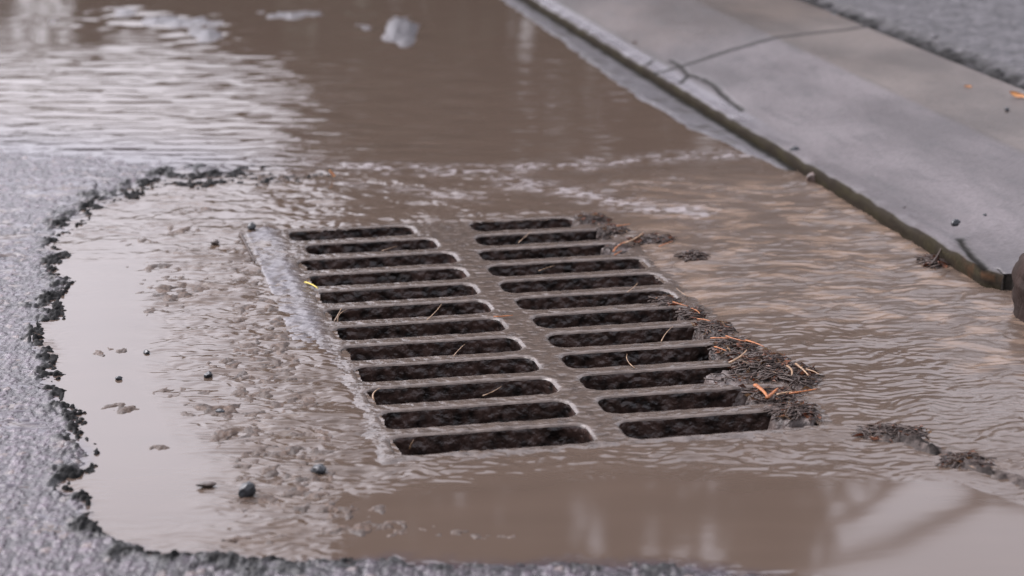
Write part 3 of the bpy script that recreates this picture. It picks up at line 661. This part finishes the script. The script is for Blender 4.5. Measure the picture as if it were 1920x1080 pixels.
# ------------------------------------------------------------------ trees up the street, seen only mirrored in the water
M_BARK = plain('bark', (.07,.055,.045), .9, (20,.03), scale=8)
M_FOL = plain('dark_needles', (.040,.050,.030), .8, None, scale=6, c2=(.025,.032,.020))
def tree(x, y, h, r, z0, label, seed, kind='cone', nleaf=5200, group=None, name='conifer_tree'):
    R_ = np.random.default_rng(seed); root = empty(name, (x, y, 0)); tagp(root, label, 'tree', group)
    bm = bmesh.new(); strand_bm([(0,0,-.1),(0.05,0,h*.3),(-.05,.05,h*.65),(0,0,h*.97)], .03*h, .004*h, 8, 1, bm)
    rp = random.Random(seed)
    for i in range(26):
        zz = h*(z0+(.92-z0)*i/26); a = rp.uniform(0, 6.28); L = r*(1.05-(i/26)*.9 if kind == 'cone' else rp.uniform(.6, 1))
        dz = -.1*L if kind == 'cone' else .55*L
        P = [(0,0,zz),(math.cos(a)*L*.5, math.sin(a)*L*.5, zz+dz*.3+.05*h*.1),(math.cos(a)*L, math.sin(a)*L, zz+dz)]
        strand_bm(P, .006*h, .0015*h, 5, 1, bm)
    from_bm('trunk', bm, M_BARK, parent=root)
    if nleaf:
        zz = z0+(1-z0)*R_.random(nleaf)**(1.25 if kind == 'cone' else 1)
        env = (1-(zz-z0)/(1-z0))**.8 if kind == 'cone' else np.sin(np.pi*np.clip((zz-z0)/(1-z0)*.92+.08, 0, 1))**.6
        a = R_.random(nleaf)*2*np.pi; rad = r*env*np.sqrt(R_.random(nleaf))*(.8+.35*np.sin(a*5+zz*20+seed))
        c = np.stack([np.cos(a)*rad, np.sin(a)*rad, zz*h], 1); u = R_.normal(size=(nleaf,3)); u /= np.linalg.norm(u, axis=1)[:, None]; w = np.cross(u, R_.normal(size=(nleaf,3))); w /= np.linalg.norm(w, axis=1)[:, None]
        sz = (h*.020*(.6+.8*R_.random(nleaf)))[:, None]
        VV = np.stack([c-u*sz, c+w*sz*.45, c+u*sz, c-w*sz*.45], 1).reshape(-1, 3)
        mesh_np('crown', VV, np.arange(nleaf*4).reshape(-1, 4), M_FOL, parent=root, smooth=False)
    return root
G = 'trees up the street mirrored in the flood water'
def az(px): return math.tan(math.atan((px-CX)/F))
for i, (px_, D, h, r, z0, kd, nl, lb) in enumerate([
    (705, 24, 11.0, 1.15, .04, 'round', 2200, 'narrow evergreen at the left end of the mirrored tree row'),
    (920, 25, 12.0, 1.7, .03, 'round', 3000, 'broad evergreen second from the left of the mirrored tree row'),
    (1200, 26, 14.0, 2.1, .03, 'round', 2300, 'tallest evergreen in the middle of the mirrored tree row'),
    (1490, 25, 9.8, 1.6, .03, 'round', 2200, 'evergreen right of the tallest in the mirrored tree row'),
    (1700, 26, 8.3, 1.5, .03, 'round', 4200, 'short bushy evergreen mirrored at the right'),
    (2250, 27, 9.0, 2.6, .03, 'round', 6000, 'bushy evergreen mirrored beyond the kerb')]):
    tree(D*(px_-CX)/F, D, h, r, z0, lb, 50+i, kd, nl, G, 'evergreen_tree')
def mir(px, py, D=20.0):      # point at distance D that the calm pool mirrors at this place
    fw = CP*F-(py-CY)*SP; dn = SP*F+(py-CY)*CP; k = D/fw
    return Vector(((px-CX)*k, D, dn*k-H))
bt = empty('bare_tree', (6.4, 20, 0)); tagp(bt, 'bare tree with long arching limbs mirrored in the lower right pool', 'tree', G)
bm = bmesh.new(); off = Vector((6.4, 20, 0)); strand_bm([(0,0,-.1),(.1,0,3),(-.1,.1,6),(.2,0,10)], .24, .08, 10, 1, bm); from_bm('trunk', bm, M_BARK, parent=bt)
for path, r0_ in (([Vector((6.4,20,4.4)), mir(1990,840), mir(1900,890), mir(1790,965), mir(1680,1025), mir(1560,1062), mir(1430,1095)], .13),
                  ([Vector((6.4,20,5.2)), mir(2000,960), mir(1880,930), mir(1790,870), mir(1730,850), mir(1670,900), mir(1600,980), mir(1480,1010)], .09),
                  ([mir(1560,985), mir(1640,930), mir(1660,870), mir(1620,800)], .06), ([mir(1880,760), mir(1840,700), mir(1790,640)], .07), ([Vector((6.4,20,3.6)), mir(2010,800), mir(1900,700), mir(1850,640)], .09)):
    from_bm('limb', strand_bm([p-off for p in path], r0_, r0_*.45, 8, 1), M_BARK, parent=bt)
def hedge(x, y, w, d_, h, label, seed, n=7000):
    R_ = np.random.default_rng(seed); root = empty('hedge', (x, y, 0)); tagp(root, label, 'hedge')
    c = (R_.random((n,3))-.5)*np.array([w, d_, 0]); c[:,2] = R_.random(n)*h*(.85+.15*np.sin(c[:,0]*1.3)); u = R_.normal(size=(n,3)); u /= np.linalg.norm(u, axis=1)[:, None]; w_ = np.cross(u, R_.normal(size=(n,3))); w_ /= np.linalg.norm(w_, axis=1)[:, None]
    VV = np.stack([c-u*.2, c+w_*.12, c+u*.2, c-w_*.12], 1).reshape(-1,3); mesh_np('foliage', VV, np.arange(n*4).reshape(-1,4), M_FOL, parent=root, smooth=False)
hedge(-3.5, 28, 3.6, 1.5, 4.6, 'low dark hedge left of the mirrored tree row', 5)
hedge(-7.6, 29, 4.6, 1.5, 4.4, 'sparse leafy hedge added at the far left to dim the mirrored sky', 6, 900)  # out of view, added to tone down the bright sky in the water

# ------------------------------------------------------------------ camera, light, sky
cam = bpy.data.cameras.new('camera'); co = bpy.data.objects.new('camera', cam); COL.objects.link(co); sc.camera = co
cam.sensor_width = 36; cam.lens = F/1920*36; cam.clip_start = .05; cam.clip_end = 2000
co.location = (0,0,H); co.rotation_euler = (math.pi/2-PIT, 0, 0)
cam.dof.use_dof = True; cam.dof.focus_distance = 3.45; cam.dof.aperture_fstop = 4.2
w = bpy.data.worlds.new('World'); sc.world = w; w.use_nodes = True; nt = w.node_tree; bg = nt.nodes['Background']
sky = nt.nodes.new('ShaderNodeTexSky'); sky.sky_type = 'NISHITA'; sky.sun_disc = False
SE, SR = math.radians(50), math.radians(-60)
sky.sun_elevation = SE; sky.sun_rotation = SR; sky.air_density = 1.0; sky.dust_density = 4.0; sky.ozone_density = 1.0
hs_ = nt.nodes.new('ShaderNodeHueSaturation'); hs_.inputs['Saturation'].default_value = .16
nt.links.new(sky.outputs[0], hs_.inputs['Color'])
tint = nt.nodes.new('ShaderNodeMixRGB'); tint.blend_type = 'MULTIPLY'; tint.inputs[0].default_value = 1; tint.inputs[2].default_value = (1.0,.965,1.035,1)
nt.links.new(hs_.outputs[0], tint.inputs[1])
tcw = nt.nodes.new('ShaderNodeTexCoord'); sx = nt.nodes.new('ShaderNodeSeparateXYZ'); mr = nt.nodes.new('ShaderNodeMapRange')   # an overcast sky is brighter overhead
mr.inputs['From Min'].default_value = .05; mr.inputs['From Max'].default_value = .32; mr.inputs['To Min'].default_value = .52; mr.inputs['To Max'].default_value = 1.75
cl = nt.nodes.new('ShaderNodeTexNoise'); cl.inputs['Scale'].default_value = 3.0; cl.inputs['Detail'].default_value = 3
cm = nt.nodes.new('ShaderNodeMapRange'); cm.inputs['From Min'].default_value = .3; cm.inputs['From Max'].default_value = .7; cm.inputs['To Min'].default_value = .85; cm.inputs['To Max'].default_value = 1.15
mu = nt.nodes.new('ShaderNodeMath'); mu.operation = 'MULTIPLY'; vs_ = nt.nodes.new('ShaderNodeVectorMath'); vs_.operation = 'SCALE'
nt.links.new(tcw.outputs['Generated'], sx.inputs[0]); nt.links.new(sx.outputs['Z'], mr.inputs['Value']); nt.links.new(tcw.outputs['Generated'], cl.inputs['Vector'])
nt.links.new(cl.outputs['Fac'], cm.inputs['Value']); nt.links.new(mr.outputs[0], mu.inputs[0]); nt.links.new(cm.outputs[0], mu.inputs[1])
nt.links.new(tint.outputs[0], vs_.inputs[0]); nt.links.new(mu.outputs[0], vs_.inputs['Scale']); nt.links.new(vs_.outputs[0], bg.inputs[0]); bg.inputs[1].default_value = .15
sun = bpy.data.lights.new('sun', 'SUN'); so = bpy.data.objects.new('sun', sun); COL.objects.link(so)
sun.energy = .5; sun.angle = math.radians(40); sun.color = (1,.97,.94)
d_ = Vector((math.sin(-SR)*-1*math.cos(SE), math.cos(SR)*math.cos(SE), math.sin(SE)))
d_ = Vector((math.sin(SR)*math.cos(SE), math.cos(SR)*math.cos(SE), math.sin(SE)))
so.rotation_euler = d_.to_track_quat('Z', 'Y').to_euler()
sc.view_settings.view_transform = 'Standard'; sc.view_settings.look = 'None'; sc.view_settings.gamma = 1
sc.view_settings.exposure = .88
